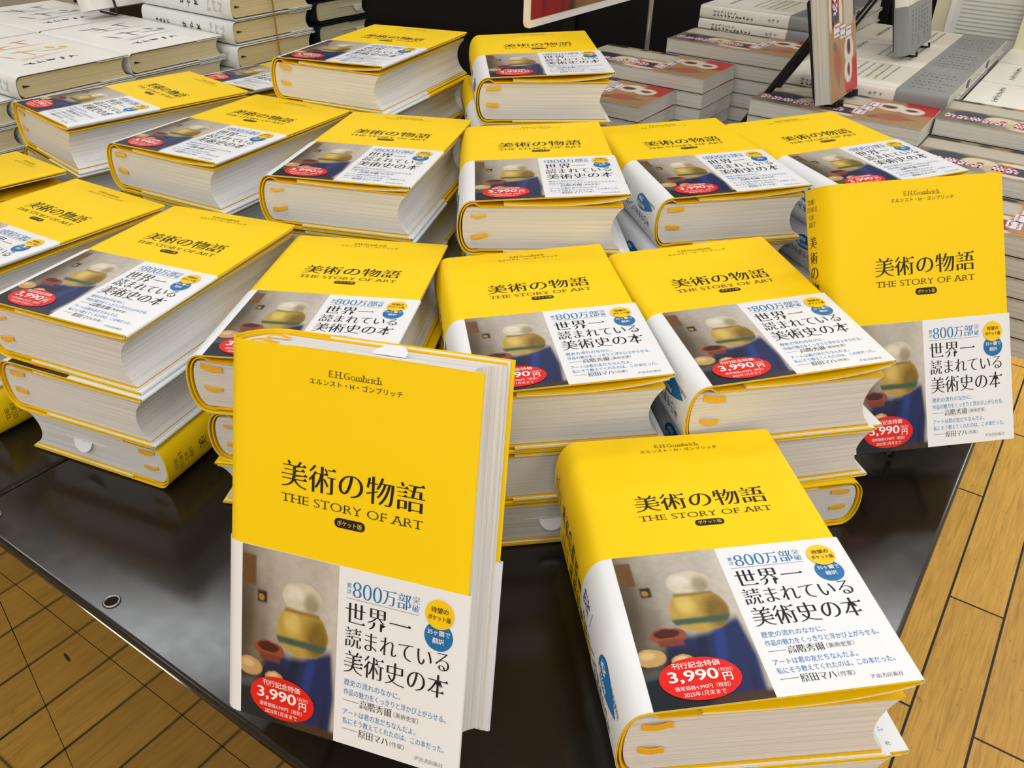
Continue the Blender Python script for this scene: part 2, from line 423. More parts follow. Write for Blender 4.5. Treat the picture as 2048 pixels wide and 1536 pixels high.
def build_band_print():
    c = Cover(); D = .00085
    nx, ny = 90, 140
    P, Q = np.meshgrid(np.linspace(0, 1, nx), np.linspace(0, 1, ny)); p, q = P.ravel(), Q.ravel()
    F = [(j*nx+i, j*nx+i+1, (j+1)*nx+i+1, (j+1)*nx+i) for j in range(ny-1) for i in range(nx-1)]
    c.flat(np.c_[p*MID, OBI + .0001 + q*(BH-OBI-.0002)], F, D, 1, picture(p, q))
    K, B, L, G, R, Wt, Y = 2, 3, 4, 5, 6, 7, 8
    c.text('累', 'sans', (57.8, 106.5, 60.2, 108.9), D, L); c.text('計', 'mincho', (57.8, 109.3, 60.2, 111.8), D, L)
    c.text('800', 'digit', (60.9, 105.3, 76, 113.0), D, B); c.text('万部', 'mincho', (76.4, 105.2, 90.7, 113.0), D, B)
    c.text('突', 'mincho', (91.4, 105.2, 95.1, 108.8), D, L); c.text('破', 'mincho', (91.4, 109.2, 95.1, 112.9), D, L)
    V, F = rrect(.0575, .1139, .095, .1141, .0001, 1); c.flat(V, F, D, G)
    V, F = disc(.1052, .1218, .0071, .0071); c.flat(V, F, D, B)
    V, F = disc(.1052, .1111, .0071, .0071); c.flat(V, F, D + .00025, Y)
    c.text('待望の', 'bold', (100.9, 107.6, 109.5, 110.3), D + .0005, K); c.text('ポケット版', 'bold', (99.6, 111.4, 110.9, 114.0), D + .0005, K)
    c.text('35ヶ国で', 'bold', (99.7, 118.6, 110.9, 121.2), D + .0003, Wt); c.text('翻訳', 'bold', (102.4, 122.4, 108.2, 125.2), D + .0003, Wt)
    c.text('世界一', 'mincho', (57.6, 115.9, 91.4, 127), D, K)
    c.text('読まれている', 'mincho', (57.7, 128.2, 111.3, 138.4), D, K)
    c.text('美術史の本', 'mincho', (57.7, 140.2, 111.3, 151.7), D, K)
    c.text('歴史の流れのなかに、', 'sans', (58.2, 155, 88, 158.3), D, L)
    c.text('作品の魅力をくっきりと浮かび上がらせる。', 'sans', (58.2, 159.9, 111.3, 163.3), D, L)
    c.text('アートは君の友だちなんだよ。', 'sans', (58.2, 170.6, 96.6, 173.9), D, L)
    c.text('私にそう教えてくれたのは、この本だった。', 'sans', (58.2, 175.3, 111.5, 178.6), D, L)
    for v in (166.2, 181.3):
        V, F = rrect(.058, v*.001 - .0001, .0664, v*.001 + .0001, .00005, 1); c.flat(V, F, D, K)
    c.text('高階秀爾', 'mincho', (67, 164.1, 83.9, 168.5), D, K); c.text('（美術史家）', 'sans', (85, 165.0, 97.7, 167.9), D, G)
    c.text('原田マハ', 'mincho', (67, 179.5, 82.8, 183.9), D, K); c.text('（作家）', 'sans', (83.7, 180.6, 91.2, 183.4), D, G)
    c.text('河出書房新社', 'mincho', (96.8, 184.1, 111.5, 186.4), D, G)
    V, F = disc(.0241, .1760, .0183, .0112, 64); c.flat(V, F, D + .0003, R)
    E = D + .00055
    c.text('刊行記念特価', 'bold', (13.1, 167.2, 34.6, 170.5), E, Wt); c.text('3,990', 'heavy', (10, 171.6, 32.4, 178.3), E, Wt)
    c.text('円', 'heavy', (34, 174.6, 38.2, 178.9), E, Wt); c.text('（税別）', 'thin', (33, 172.0, 39.2, 174.1), E, Wt)
    c.text('通常価格4,990円（税別）', 'sans', (11.5, 179.5, 36, 181.9), E, Wt); c.text('2025年1月末まで', 'sans', (14.6, 182.7, 33.2, 185.2), E, Wt)
    ms = -SPL*500
    for i, t in enumerate('世界一'): c.text(t, 'mincho', (ms + 2.5, 104.5 + 7.8*i + (3.2 if t == '一' else 0), ms + 9.5, 111 + 7.8*i - (2.6 if t == '一' else 0)), D, K)
    for i, t in enumerate('読まれている美術史の本'): c.text(t, 'mincho', (ms - 7, 107.5 + 6.5*i, ms - .8, 113.2 + 6.5*i), D, K)
    V = []; nr, nc = 34, 13                                       # drop-shaped badge, meshed finely so that it follows the spine
    for i in range(nr + 1):
        t = i/nr; wd = .0056*(math.sin(math.acos(max(-1, 1 - t/.28))) if t < .28 else (1 - ((t - .28)/.72)**1.7)); V += [(ms*.001 + .0064 + wd*(2*k/nc - 1) + .002*max(0, t-.4), .146 + .036*t) for k in range(nc + 1)]
    c.flat(np.array(V), [(i*(nc+1)+k, i*(nc+1)+k+1, (i+1)*(nc+1)+k+1, (i+1)*(nc+1)+k) for i in range(nr) for k in range(nc)], D, B)
    c.text('800万部', 'heavy', (ms + 2.6, 149, ms + 5.8, 165), D + .0003, Wt, True); c.text('突破', 'heavy', (ms + 6.8, 150, ms + 10, 159), D + .0003, Wt, True)
    c.text('河出書房新社', 'sans', (ms + 9.5, 168, ms + 11.5, 184), D, K, True)
    return c
_JP, _BP = build_jacket_print(), build_band_print()
_jb = MB(); sweep(_jb, jacket_path(), .00045, 0, BH)
_ib = MB(); sweep(_ib, inner_path(), .0010, .0013, BH - .0013)
def band_body():
    c = MB(); ss = np.r_[np.linspace(BW, .002, 14), np.linspace(0, -SPL, 40), np.linspace(-SPL-.002, -SPL-BW, 10)]
    x, z = sheet(ss, np.full(len(ss), .0006))
    r = .0015
    fl = [(xx, BT - .0019 - .0010*math.sin(math.pi*(BW - xx)/(BW-.022))) for xx in np.linspace(.022, BW - .0005, 10)]
    P = fl + arc(BW, BT - .00062, .0012, -90, 90, 6)[1:-1] + list(zip(x, z)) + arc(BW, .00062, .0012, -90, 90, 6)[1:-1] + [(xx, .0018) for xx in np.linspace(BW - .0005, .022, 5)]
    sweep(c, P, .00025, OBI, BH - .0002, 6); return c
_bb = band_body()
_pb = MB()
def block_ring():
    zlo, zhi = .0036, BT - .0052
    sp = [(x, z) for x, z in spine_path(-.0034, 60) if zlo <= z <= zhi]
    z = np.linspace(zlo, zhi, 15); zz = (z - zlo)/(zhi - zlo)*2 - 1; x1 = BW - .0030
    B = [(x1 - .0085*(1 - a*a)**.85, q) for q, a in zip(z, zz)]
    return sp + [(x1*k/8, zlo) for k in range(0, 8)] + B + [(x1*(8-k)/8, zhi) for k in range(1, 9)]
prism(_pb, block_ring(), .0024, BH - .0024, 0, 6)
_pl = np.full(_pb.n, .10); _k = _pb.n
sweep(_pb, [(x, BT - .0026 - .0006*math.sin(math.pi*(BW - x)/(BW-.022))) for x in np.linspace(.022, BW - .002, 9)], .0009, .0002, BH - .0004, 6, 1)
sweep(_pb, [(x, .0023) for x in np.linspace(.022, BW - .002, 4)], .0006, .0004, BH - .0004, 2, 1)
_pl = np.r_[_pl, np.full(_pb.n - _k, 1.0)]
MJ = [M_YEL, M_INK]; MBD = [M_WHITE, M_PAINT, M_INK, M_BLUE, M_BTXT, M_GREY, M_RED, M_RWHITE, M_BYEL]
def merged(name, body, prnt, mats, lt, lb):
    mb = MB(); mb.v = body.v + prnt.v; mb.f = body.f + [tuple(i + body.n for i in q) for q in prnt.f]; mb.m = body.m + prnt.m; mb.c = body.c + prnt.c
    V = np.r_[body.verts(), cover_pos(prnt)]
    wl = np.where(V[:, 2] > BT*.55, 1.0, 0.0); wl[body.n:] = np.where(prnt.verts()[:, 0] >= 0, 1.0, 0.0)
    Vc = curl(V, lt, lb); V = V + (Vc - V)*wl[:, None]
    return mb.mesh(name, mats, V, 35, True)
_sets = {}
def book_meshes(lt, lb):
    key = (round(lt, 4), round(lb, 4))
    if key in _sets: return _sets[key]
    d = {}
    d['jacket'] = merged('jacket', _jb, _JP, MJ, lt, lb)
    d['paper_band'] = merged('paper_band', _bb, _BP, MBD, lt, lb)
    V = _ib.verts(); w = np.where(V[:, 2] > BT*.55, .16, 0.0)[:, None]; d['cover'] = _ib.mesh('cover', [M_CLOTH], V + (curl(V, lt, lb) - V)*w, 35)
    V = _pb.verts(); w = (_pl*np.where(V[:, 2] > BT*.8, 1.0, np.where(_pl > .5, 0, np.clip(V[:, 2]/BT, 0, 1))))[:, None]
    d['page_block'] = _pb.mesh('page_block', [M_PAGE, M_LINER], V + (curl(V, lt, lb) - V)*w, 30)
    _sets[key] = d
    return d
def ribbon_mesh(z, seed, tail):
    r = random.Random(seed); mb = MB(); y0, sgn = (-(BH - .0024), -1) if tail else (-.0024, 1)
    L = .0078 + r.random()*.003; w = .0006 + r.random()*.0011; V = []; F = []; n = 7
    for i in range(n):
        t = i/(n-1); x = -.0035 + t*(L + .0035); zz = z + .0010*math.sin(2.2*t + seed); y = y0 + sgn*(.0003 + .0012*math.sin(math.pi*min(1, t*1.2)) + .0006*t)
        for a, b in ((-w, 0), (-w, .0006), (w, .0006), (w, 0)): V.append((x, y + sgn*b, zz + a))
    for i in range(n-1):
        for k in range(4): a, b = i*4+k, i*4+(k+1) % 4; F.append((a, b, b+4, a+4))
    F += [(0, 1, 2, 3), (n*4-4, n*4-3, n*4-2, n*4-1)]; mb.add(V, F)
    return mb.mesh('ribbon', [M_RIB], None, 40)
RIBS = [[ribbon_mesh(BT*z, 2*k + q, tl) for tl in (1, 0) for q, z in enumerate(zz)] for k, zz in enumerate(((.76, .40), (.79, .44), (.74, .35)))]
def slip_mesh():
    mb = MB(); z = BT*.56; y = -.0025
    mb.box((.042, y, z - .0003), (.082, y + .0004, z + .0003))
    a = np.linspace(0, math.pi, 20); P = np.c_[.064 + .0085*np.cos(a), z - .0085*np.sin(a)]; m = len(P)
    yy = y + .0008 + .0032*(z - P[:, 1])/.0085; V = np.r_[np.c_[P[:, 0], yy + .0005, P[:, 1]], np.c_[P[:, 0], yy, P[:, 1]]]
    mb.add(V, [tuple(range(m)), tuple(range(m, 2*m))[::-1]] + [(i, i+1, m+i+1, m+i) for i in range(m-1)] + [(m-1, 0, m, 2*m-1)])
    return mb.mesh('sales_slip', [M_WHITE])
M_SLIP = slip_mesh()
G_ART = 'yellow art books'
def art_book(loc, rot, label, lt=0.0, lb=0.0, zs=1.0, matrix=None, k=0):
    root = empty('art_book', loc, rot)
    if matrix is not None: root.matrix_world = matrix
    root.scale = (1, 1, zs)
    tag(root, label, 'book', G_ART)
    d = book_meshes(lt, lb)
    for n in ('jacket', 'paper_band', 'cover', 'page_block'): mobj(n, d[n], root)
    for r in RIBS[k % 3]: mobj('ribbon', r, root)
    mobj('sales_slip', M_SLIP, root)
    return root

# top books from the photograph: x, y, z of the front hinge corner, yaw, lift at head and tail, number in the stack, offsets of the ones below
STACKS = [
 ('front right stack on the table corner', 2, (.0418, .4170, -.3158, .1170, .0036, .0073), [(.006, .000, .03, 0)]),
 ('stack in front of the right upright book', 3, (.0802, .6130, -.2794, .2076, .0057, .0059), [(.006, .004, .02, 0), (.001, .002, 0, 1)]),
 ('centre stack right behind the front upright book', 3, (-.0496, .6068, -.2844, .1631, .0059, .0053), [(.0, .0, .0, 0), (.0, .0, 0, 1)]),
 ('stack with a white spine, second row right', 4, (.0811, .8357, -.2486, .2304, .0038, .0041), [(-.008, .002, .02, 0), (0, 0, 0, 0), (0, 0, 0, 1)]),
 ('stack farthest right, behind the right upright book', 4, (.2087, .8547, -.2478, .3378, .0040, .0063), [(.004, .0, .01, 0), (.004, 0, -.02, 0), (0, 0, 0, 1)]),
 ('stack at the centre, second row', 4, (-.0422, .8115, -.2441, .0542, .0052, .0058), [(.002, .0, .02, 0), (0, 0, 0, 0), (0, 0, 0, 1)]),
 ('tall back stack beside the illustrated paperbacks', 5, (-.0458, 1.0231, -.2049, .0910, .0053, .0050), [(-.010, .0, .03, 0), (0, 0, 0, 0), (0, 0, 0, 0), (0, 0, 0, 1)]),
 ('tall back stack left of the dark gap', 5, (-.1710, 1.0784, -.2074, -.3922, .0030, .0041), [(.004, .0, -.01, 0), (0, 0, 0, 0), (0, 0, 0, 0), (0, 0, 0, 1)]),
 ('second-row stack just left of centre', 4, (-.1605, .8607, -.2478, -.2140, .0023, .0024), [(.002, .0, .0, 0), (0, 0, 0, 0), (0, 0, 0, 1)]),
 ('left second-row stack, page corner towards the camera', 4, (-.2747, .9188, -.2493, -.4620, .0013, .0031), [(.0, .0, .0, 0), (0, 0, 0, 0), (0, 0, 0, 1)]),
 ('left stack right in front of the white novels', 4, (-.3735, 1.0001, -.2478, -.7409, .0016, .0024), [(.0, -.002, .0, 0), (0, 0, 0, 0), (0, 0, 0, 1)]),
 ('front left stack above the bare table top', 3, (-.2888, .6920, -.2833, -.3754, .0038, .0009), [(.001, -.004, .01, 0), (.000, -.001, .0, 1)]),
 ('front-row stack cropped by the left edge', 3, (-.4008, .7515, -.2842, -.5434, .0018, .0052), [(.0, .0, .0, 0), (0, 0, 0, 1)]),
 ('stack half hidden by the front upright book', 3, (-.1708, .6456, -.2865, -.1281, .0017, .0046), [(.006, .002, .0, 0), (-.002, .0, 0, 1)]),
 ('low stack at the left edge showing only yellow', 3, (-.5020, .8398, -.2909, -.7380, .0110, .0110), [(.0, .0, .0, 0), (0, 0, 0, 1)]),
 ('back stack peeping out beside the white novels', 3, (-.2790, 1.2360, -.2770, -.6900, .0040, .0060), [(.0, .0, .0, 0), (0, 0, 0, 1)]),
]
ORD = ['top', 'second', 'third', 'fourth']
for k, (where, n, (x, y, z, yaw, lt, lb), below) in enumerate(STACKS):
    z += H0; full = z - ZT - .0006; shr = {2: (1.04, .96), 3: (1.09, 1.0, .91), 4: (1.09, 1.0, .97, .94), 5: (1.08, 1.0, 1.0, .97, .95)}[n]
    for i in range(n):
        pitch = full*shr[i]/n; zs = (pitch - .0014)/BT; zb = ZT + .0013 + full*sum(shr[i+1:])/n
        word = 'bottom' if i == n-1 else ORD[i]
        lab = f'{word} yellow art book of the {where}'
        if i == 0:
            art_book((x, y, zb), (0, 0, yaw), lab, lt, lb, zs, k=k)
        else:
            dx, dy, dr, turn = below[i-1]; c, s = math.cos(yaw), math.sin(yaw); a = yaw + dr + (math.pi if turn else 0)
            # a turned book has its head towards the camera and its spine on the right
            lx, ly = (BW - BB*.4 + dx, -BH + dy) if turn else (dx, dy)
            art_book((x + c*lx - s*ly, y + s*lx + c*ly, zb), (0, 0, a), lab, 0.0, 0.0, zs, k=k + i)
def rot3(a, b, c):
    return Matrix.Rotation(c, 4, 'Z') @ Matrix.Rotation(b, 4, 'Y') @ Matrix.Rotation(a, 4, 'X')
def upright(P, a, b, c, label, lt, lb, k):
    R = rot3(a, b, c); S = R @ Matrix.Rotation(math.pi/2, 4, 'X')
    loc = Vector((P[0], P[1], P[2] + H0)) + R.to_3x3() @ Vector((0, BT, 0))
    return art_book((0, 0, 0), None, label, lt, lb, 1.0, Matrix.Translation(loc) @ S, k), R, loc
UP = [upright((-.1225, .3385, -.2028), -.3708, -.0767, -.3259, 'large upright yellow art book at the front of the table', .001, .002, 1),
      upright((.2243, .5755, -.2063), -.5071, -.0450, .1514, 'upright yellow art book leaning back at the right table edge', .001, .002, 2)]
# small black stands under the two upright books
for (bk, R, loc), lab in zip(UP, ('low black stand holding the front upright yellow book', 'low black stand holding the upright yellow book at the right edge')):
    st = empty('book_stand', (0, 0, 0)); tag(st, lab, 'stand', 'black book stands')
    R3 = R.to_3x3()
    ctr = loc + R3 @ Vector((.055, 0, -BH))
    st.location = (ctr.x, ctr.y, ZT); yaw = math.atan2(R3[1][0], R3[0][0]); st.rotation_euler = (0, 0, yaw)
    inv = (Matrix.Translation(st.location) @ Matrix.Rotation(yaw, 4, 'Z')).inverted()
    P = lambda u, t, w: inv @ (loc + R3 @ Vector((u, t, -w)))     # u along the cover, t behind the back cover, w down from the head
    b = MB(); q = P(.055, 0, BH)
    b.box((-.03, .016, .0005), (.03, .07, .004)); mobj('base_plate', b.mesh('base_plate', [M_BLK]), st)
    for u in (.03, .08):
        b = MB(); b.tube([P(u, -.030, BH + .0028), P(u, .0035, BH + .0028), P(u, .0035, BH - .075)], .0022)
        mobj('support_rod', b.mesh('support_rod', [M_BLK], None, 40), st)
    b = MB(); t = P(.055, .0035, BH - .07); b.tube([P(.03, .0035, BH-.07), P(.08, .0035, BH-.07)], .0022); b.tube([t, (t.x, t.y + .045, .004)], .0022)
    b.tube([P(.055, .0035, BH + .0028), (P(.055, .0035, BH + .0028).x, P(.055, .0035, BH + .0028).y, .003)], .0022); b.tube([P(.03, .0035, BH + .0028), P(.08, .0035, BH + .0028)], .0022)
    mobj('back_strut', b.mesh('back_strut', [M_BLK], None, 40), st)

#@@BG
# ------------------------------------------------------------------ table frame: a runs left along the front edge, b runs back, both from the front right corner
E1 = np.array((-.8325, .5541)); E2 = np.array((.5541, .8325)); C0 = np.array((.0891, .1265)); YAW = math.atan2(E2[1], E2[0])
def AB(a, b, z=0.0):
    q = C0 + a*E1 + b*E2; return (float(q[0]), float(q[1]), z)
C0T = C0 * 1.02
def frame(a, b, z): return Matrix.Translation((*(C0T + a*E1 + b*E2), z)) @ Matrix(((E1[0], E2[0], 0, 0), (E1[1], E2[1], 0, 0), (0, 0, 1, 0), (0, 0, 0, 1)))

# ------------------------------------------------------------------ room shell
def slab(name, a, b, m, kind='structure'):
    mb = MB(); mb.box(a, b); o = mobj(name, mb.mesh(name, [m])); o['kind'] = kind; return o
M_FLOOR = mat('oak_plank_floor', (.4, .24, .07), .42, .28)
def build_floor_mat(m):
    tc = nd(m, 'ShaderNodeTexCoord'); mp = nd(m, 'ShaderNodeMapping', vector_type='TEXTURE'); mp.inputs['Rotation'].default_value = (0, 0, YAW)
    q = C0 - .0525*E1 + 1.160*E2; mp.inputs['Location'].default_value = (float(q[0]), float(q[1]), 0)
    br = nd(m, 'ShaderNodeTexBrick'); br.offset = .46; br.offset_frequency = 2
    for k, v in (('Scale', 1.0), ('Mortar Size', .0021), ('Mortar Smooth', .15), ('Brick Width', .60), ('Row Height', .0886), ('Bias', .0)): br.inputs[k].default_value = v
    br.inputs['Color1'].default_value = (.84, .49, .092, 1); br.inputs['Color2'].default_value = (.70, .39, .078, 1); br.inputs['Mortar'].default_value = (.02, .012, .005, 1)
    m2 = nd(m, 'ShaderNodeMapping'); m2.inputs['Scale'].default_value = (2.2, 34, 1)
    no = nd(m, 'ShaderNodeTexNoise'); no.inputs['Scale'].default_value = 4.5; no.inputs['Detail'].default_value = 7; no.inputs['Distortion'].default_value = 1.2
    r = ramp(m, [(.30, (.66, .62, .55)), (.62, (1.06, 1.05, 1.02))])
    n3 = nd(m, 'ShaderNodeTexNoise'); n3.inputs['Scale'].default_value = 62; n3.inputs['Detail'].default_value = 2
    r3 = ramp(m, [(.24, (.55, .5, .42)), (.34, (1, 1, 1))])
    x1 = nd(m, 'ShaderNodeMixRGB', blend_type='MULTIPLY'); x1.inputs[0].default_value = .75
    x2 = nd(m, 'ShaderNodeMixRGB', blend_type='MULTIPLY'); x2.inputs[0].default_value = .8
    ln(m, tc, 'Object', mp, 'Vector'); ln(m, mp, 'Vector', br, 'Vector'); ln(m, mp, 'Vector', m2, 'Vector'); ln(m, m2, 'Vector', no, 'Vector'); ln(m, mp, 'Vector', n3, 'Vector')
    ln(m, no, 'Fac', r, 'Fac'); ln(m, n3, 'Fac', r3, 'Fac'); ln(m, br, 'Color', x1, 1); ln(m, r, 'Color', x1, 2); ln(m, x1, 'Color', x2, 1); ln(m, r3, 'Color', x2, 2); ln(m, x2, 'Color', bsdf(m), 'Base Color')
build_floor_mat(M_FLOOR)
M_WALL = mat('painted_wall', (.62, .60, .56), .9, .2); M_CEIL = mat('white_ceiling_board', (.80, .80, .78), .95, .1)
slab('floor', (-4, -3.5, -.1), (4, 5, 0), M_FLOOR); slab('ceiling', (-4, -3.5, 2.8), (4, 5, 2.9), M_CEIL)
slab('wall_left', (-4.1, -3.6, 0), (-4, 5.1, 2.8), M_WALL); slab('wall_right', (4, -3.6, 0), (4.1, 5.1, 2.8), M_WALL)
slab('wall_back', (-4, 5, 0), (4, 5.1, 2.8), M_WALL); slab('wall_front', (-4, -3.6, 0), (4, -3.5, 2.8), M_WALL)

# ------------------------------------------------------------------ display tables (three units side by side) and the dark cabinet behind
M_TOP = mat('dark_brown_lacquer', (.012, .009, .007), .24, .5)
def build_top_mat(m):
    tc = nd(m, 'ShaderNodeTexCoord'); no = nd(m, 'ShaderNodeTexNoise'); no.inputs['Scale'].default_value = 90; no.inputs['Detail'].default_value = 6
    r = ramp(m, [(.3, (.150,)*3), (.75, (.185,)*3)]); ln(m, tc, 'Object', no, 'Vector'); ln(m, no, 'Fac', r, 'Fac'); ln(m, r, 'Color', bsdf(m), 'Roughness')
    vo = nd(m, 'ShaderNodeTexNoise'); vo.inputs['Scale'].default_value = 240; vo.inputs['Detail'].default_value = 1
    r2 = ramp(m, [(.86, (.012, .009, .007)), (.90, (.12, .11, .09))]); ln(m, tc, 'Object', vo, 'Vector'); ln(m, vo, 'Fac', r2, 'Fac'); ln(m, r2, 'Color', bsdf(m), 'Base Color')
build_top_mat(M_TOP)
M_PANEL = mat('polished_bronze_panel', (.135, .121, .105), .05, .5, 1.0)
M_SIDE = mat('black_side_panel', (.008, .007, .006), .35, .4)
M_HOLE = mat('dark_hole', (.002, .002, .002), .6, .2)
M_RING = mat('worn_steel_ring', (.30, .28, .26), .22, .5, 1.0)
def bevel_box(a, b, r, n=3):
    import bmesh
    bm = bmesh.new(); bmesh.ops.create_cube(bm, size=1)
    for v in bm.verts: v.co = Vector([a[i] + (v.co[i] + .5)*(b[i] - a[i]) for i in range(3)])
    bmesh.ops.bevel(bm, geom=bm.edges[:], offset=r, segments=n, affect='EDGES', profile=.5)
    me = bpy.data.meshes.new('box'); bm.to_mesh(me); bm.free(); return me
def bevelled(name, a, b, r, m, parent, n=3):
    me = bevel_box(a, b, r, n); me.name = name; me.materials.append(m); return mobj(name, me, parent)
UW, UD = .5615, 1.44
TLAB = ['dark brown lacquered display table at the right, under the two upright yellow books', 'dark brown display table in the middle, left of the seam in the bare top', 'dark brown display table at the far left under the white novels']
for i in range(3):
    t = empty('display_table', (0, 0, 0)); t.matrix_world = frame(i*UW, 0, 0); tag(t, TLAB[i], 'table', 'display tables')
    bevelled('table_top', (.0006, 0, ZT - .0395), (UW - .0006, UD, ZT), .0034, M_TOP, t, 8)
    mb = MB(); mb.box((.0006, -.0009, ZT - .0395), (UW - .0006, .0003, ZT - .0034)); mobj('apron', mb.mesh('apron', [M_PANEL]), t)
    mb = MB(); mb.box((.0010, -.0009, .0), (UW - .0010, .02, ZT - .0408)); mobj('front_panel', mb.mesh('front_panel', [M_PANEL]), t)
    if i == 0: bevelled('side_panel', (.0015, .021, .0), (.02, UD, ZT - .041), .001, M_SIDE, t, 2)
    for x in (.018, .152, UW - .152, UW - .018) if i else (.152, UW - .152, UW - .018):
        mb = MB(); pts = [(x + .0046*math.cos(q), .0115 + .0046*math.sin(q), ZT + .0002) for q in np.linspace(0, 2*math.pi, 25)]
        mb.tube(pts, .0009); o = mobj('screw_socket', mb.mesh('screw_socket', [M_RING], None, 60), t)
        mb = MB(); V, F = disc(x, .0115, .0040, .0040, 24); mb.add(np.c_[V, np.full(24, ZT + .0004)], F); h = mobj('socket_hole', mb.mesh('socket_hole', [M_HOLE]), o)
    mb = MB(); V, F = disc(.477, ZT - .0885, .0036, .0036, 20); mb.add(np.c_[V[:, 0], np.full(20, -.0011), V[:, 1]], F); mobj('pin_hole', mb.mesh('pin_hole', [M_HOLE]), t)
M_CAB = mat('black_cabinet_laminate', (.006, .005, .005), .5, .3)
cb = empty('back_cabinet', (0, 0, 0)); cb.matrix_world = frame(0, 1.47, 0); tag(cb, 'tall black shelf cabinet filling the dark gap behind the book stacks', 'cabinet')
bevelled('cabinet_body', (.02, 0, 0), (2.6, .35, 1.5), .004, M_CAB, cb)
for x in (.35, .95, 1.55, 2.15): bevelled('upright_trim', (x, -.012, .72), (x + .03, 0, 1.49), .002, M_SIDE, cb)

# ------------------------------------------------------------------ plain books: bound left (spine at x = 0) or right (spine at x = w), head at y = 0, tail at y = -h
def simple_sheet(w, T, B, s, d):
    s = np.asarray(s, float); d = np.broadcast_to(np.asarray(d, float), s.shape)
    th = np.linspace(math.pi/2, 3*math.pi/2, 61); sx, sz = B*_sup(np.cos(th), .8), T/2 + T/2*_sup(np.sin(th), .85)
    L = np.r_[0, np.cumsum(np.hypot(np.diff(sx), np.diff(sz)))]; q = np.clip(-s, 0, L[-1])
    m = (s < 0) & (s > -L[-1]); x = np.where(s >= 0, s, -(s + L[-1])); z = np.where(s >= 0, T + d, -d)
    nx, nz = np.interp(q, L, np.cos(th)), np.interp(q, L, np.sin(th))
    return np.where(m, np.interp(q, L, sx) + d*nx, x), np.where(m, np.interp(q, L, sz) + d*nz, z), L[-1]
def plain_book(w, h, T, B, th, over, fold, m_cov, m_page, paint=None, prints=None, right=False, conc=0.0, pm=None, grid=(40, 70)):
    """meshes of the cover (with its printing) and the page block"""
    _, _, L = simple_sheet(w, T, B, [0.], 0.)
    ss = np.r_[np.linspace(w, .001, 10), np.linspace(0, -L, 24), np.linspace(-L - .001, -L - w, 8)]
    x, z, _ = simple_sheet(w, T, B, ss, -th/2)
    mb = MB(); path = list(zip(x, z))
    if fold: path = [(w - .04, T - th*2.6), (w, T - th*2.6)] + arc(w, T - th*1.55, th*1.05, -90, 90, 5)[1:-1] + path + arc(w, th*1.55, th*1.05, -90, 90, 5)[1:-1] + [(w, th*2.6), (w - .04, th*2.6)]
    sweep(mb, path, th, 0, h, 2)
    cv = Cover()
    if paint:
        nx, ny = grid; P, Q = np.meshgrid(np.linspace(0, 1, nx), np.linspace(0, 1, ny)); p, q = P.ravel(), Q.ravel()
        cv.flat(np.c_[.0005 + p*(w - .001), .0003 + q*(h - .0006)], [(j*nx+i, j*nx+i+1, (j+1)*nx+i+1, (j+1)*nx+i) for j in range(ny-1) for i in range(nx-1)], .0002, 1, paint(1 - p if right else p, q))
    if prints: prints(cv, w, h, L)
    if cv.n:
        a = cv.verts(); x, z, _ = simple_sheet(w, T, B, a[:, 0], a[:, 2]); mb2 = np.c_[x, -a[:, 1], z]
        mb.v.append(mb2); mb.f += [tuple(i + mb.n for i in f) for f in cv.f]; mb.m += cv.m; mb.c += cv.c; mb.n += cv.n
    pg = MB(); ex = (2.8 if fold else 1)*th + .0004
    prism(pg, ring_block(.0015, w - over, ex, T - ex, max(B - th*1.4, .0001), conc), over*.8, h - over*.8)
    Vc, Vp = mb.verts(), pg.verts()
    if right:
        for V in (Vc, Vp): V[:, 0] = w - V[:, 0]
        for g_ in (mb, pg): g_.f = [f[::-1] for f in g_.f]
    return mb.mesh('cover', [m_cov] + (pm or []), Vc, 35, True), pg.mesh('page_block', [m_page], Vp, 30)
def marks(cv, rows, d, matn, seed, wob=.25):
    """rows of short brush marks standing for print too small to read: (s0, v0, s1, v1, size) from - to"""
    r = random.Random(seed)
    for s0, v0, s1, v1, sz in rows:
        L = math.hypot(s1-s0, v1-v0); n = max(1, int(L/(sz*1.12)))
        for i in range(n):
            cs, cv_ = s0 + (s1-s0)*(i+.5)/n, v0 + (v1-v0)*(i+.5)/n
            for _ in range(4):
                a = r.choice((0, 90, 0, 90, 50, 130)) + r.uniform(-8, 8); l = sz*r.uniform(.25, .45); t = sz*r.uniform(.04, .08)
                ox, oy = r.uniform(-wob, wob)*sz, r.uniform(-wob, wob)*sz; ca, sa = math.cos(math.radians(a)), math.sin(math.radians(a))
                V = np.array([(cs+ox + ca*p - sa*q, cv_+oy + sa*p + ca*q) for p, q in ((-l, -t), (l, -t), (l, t), (-l, t))]); cv.flat(V, [(0, 1, 2, 3)], d, matn)
def strokes(cv, lst, d, matn):
    """tapering brush strokes (s0, v0, s1, v1, width)"""
    for s0, v0, s1, v1, w in lst:
        dx, dy = s1-s0, v1-v0; L = math.hypot(dx, dy); nx, ny = -dy/L, dx/L; V = []
        k = 6; up = [(s0 + dx*i/k + nx*w*math.sin(math.pi*(i+.4)/(k+.8))/2, v0 + dy*i/k + ny*w*math.sin(math.pi*(i+.4)/(k+.8))/2) for i in range(k+1)]
        dn = [(s0 + dx*i/k - nx*w*math.sin(math.pi*(i+.4)/(k+.8))/2, v0 + dy*i/k - ny*w*math.sin(math.pi*(i+.4)/(k+.8))/2) for i in range(k+1)]
        V = np.array(up + dn[::-1]); cv.flat(V, [tuple(range(len(V)))], d, matn)
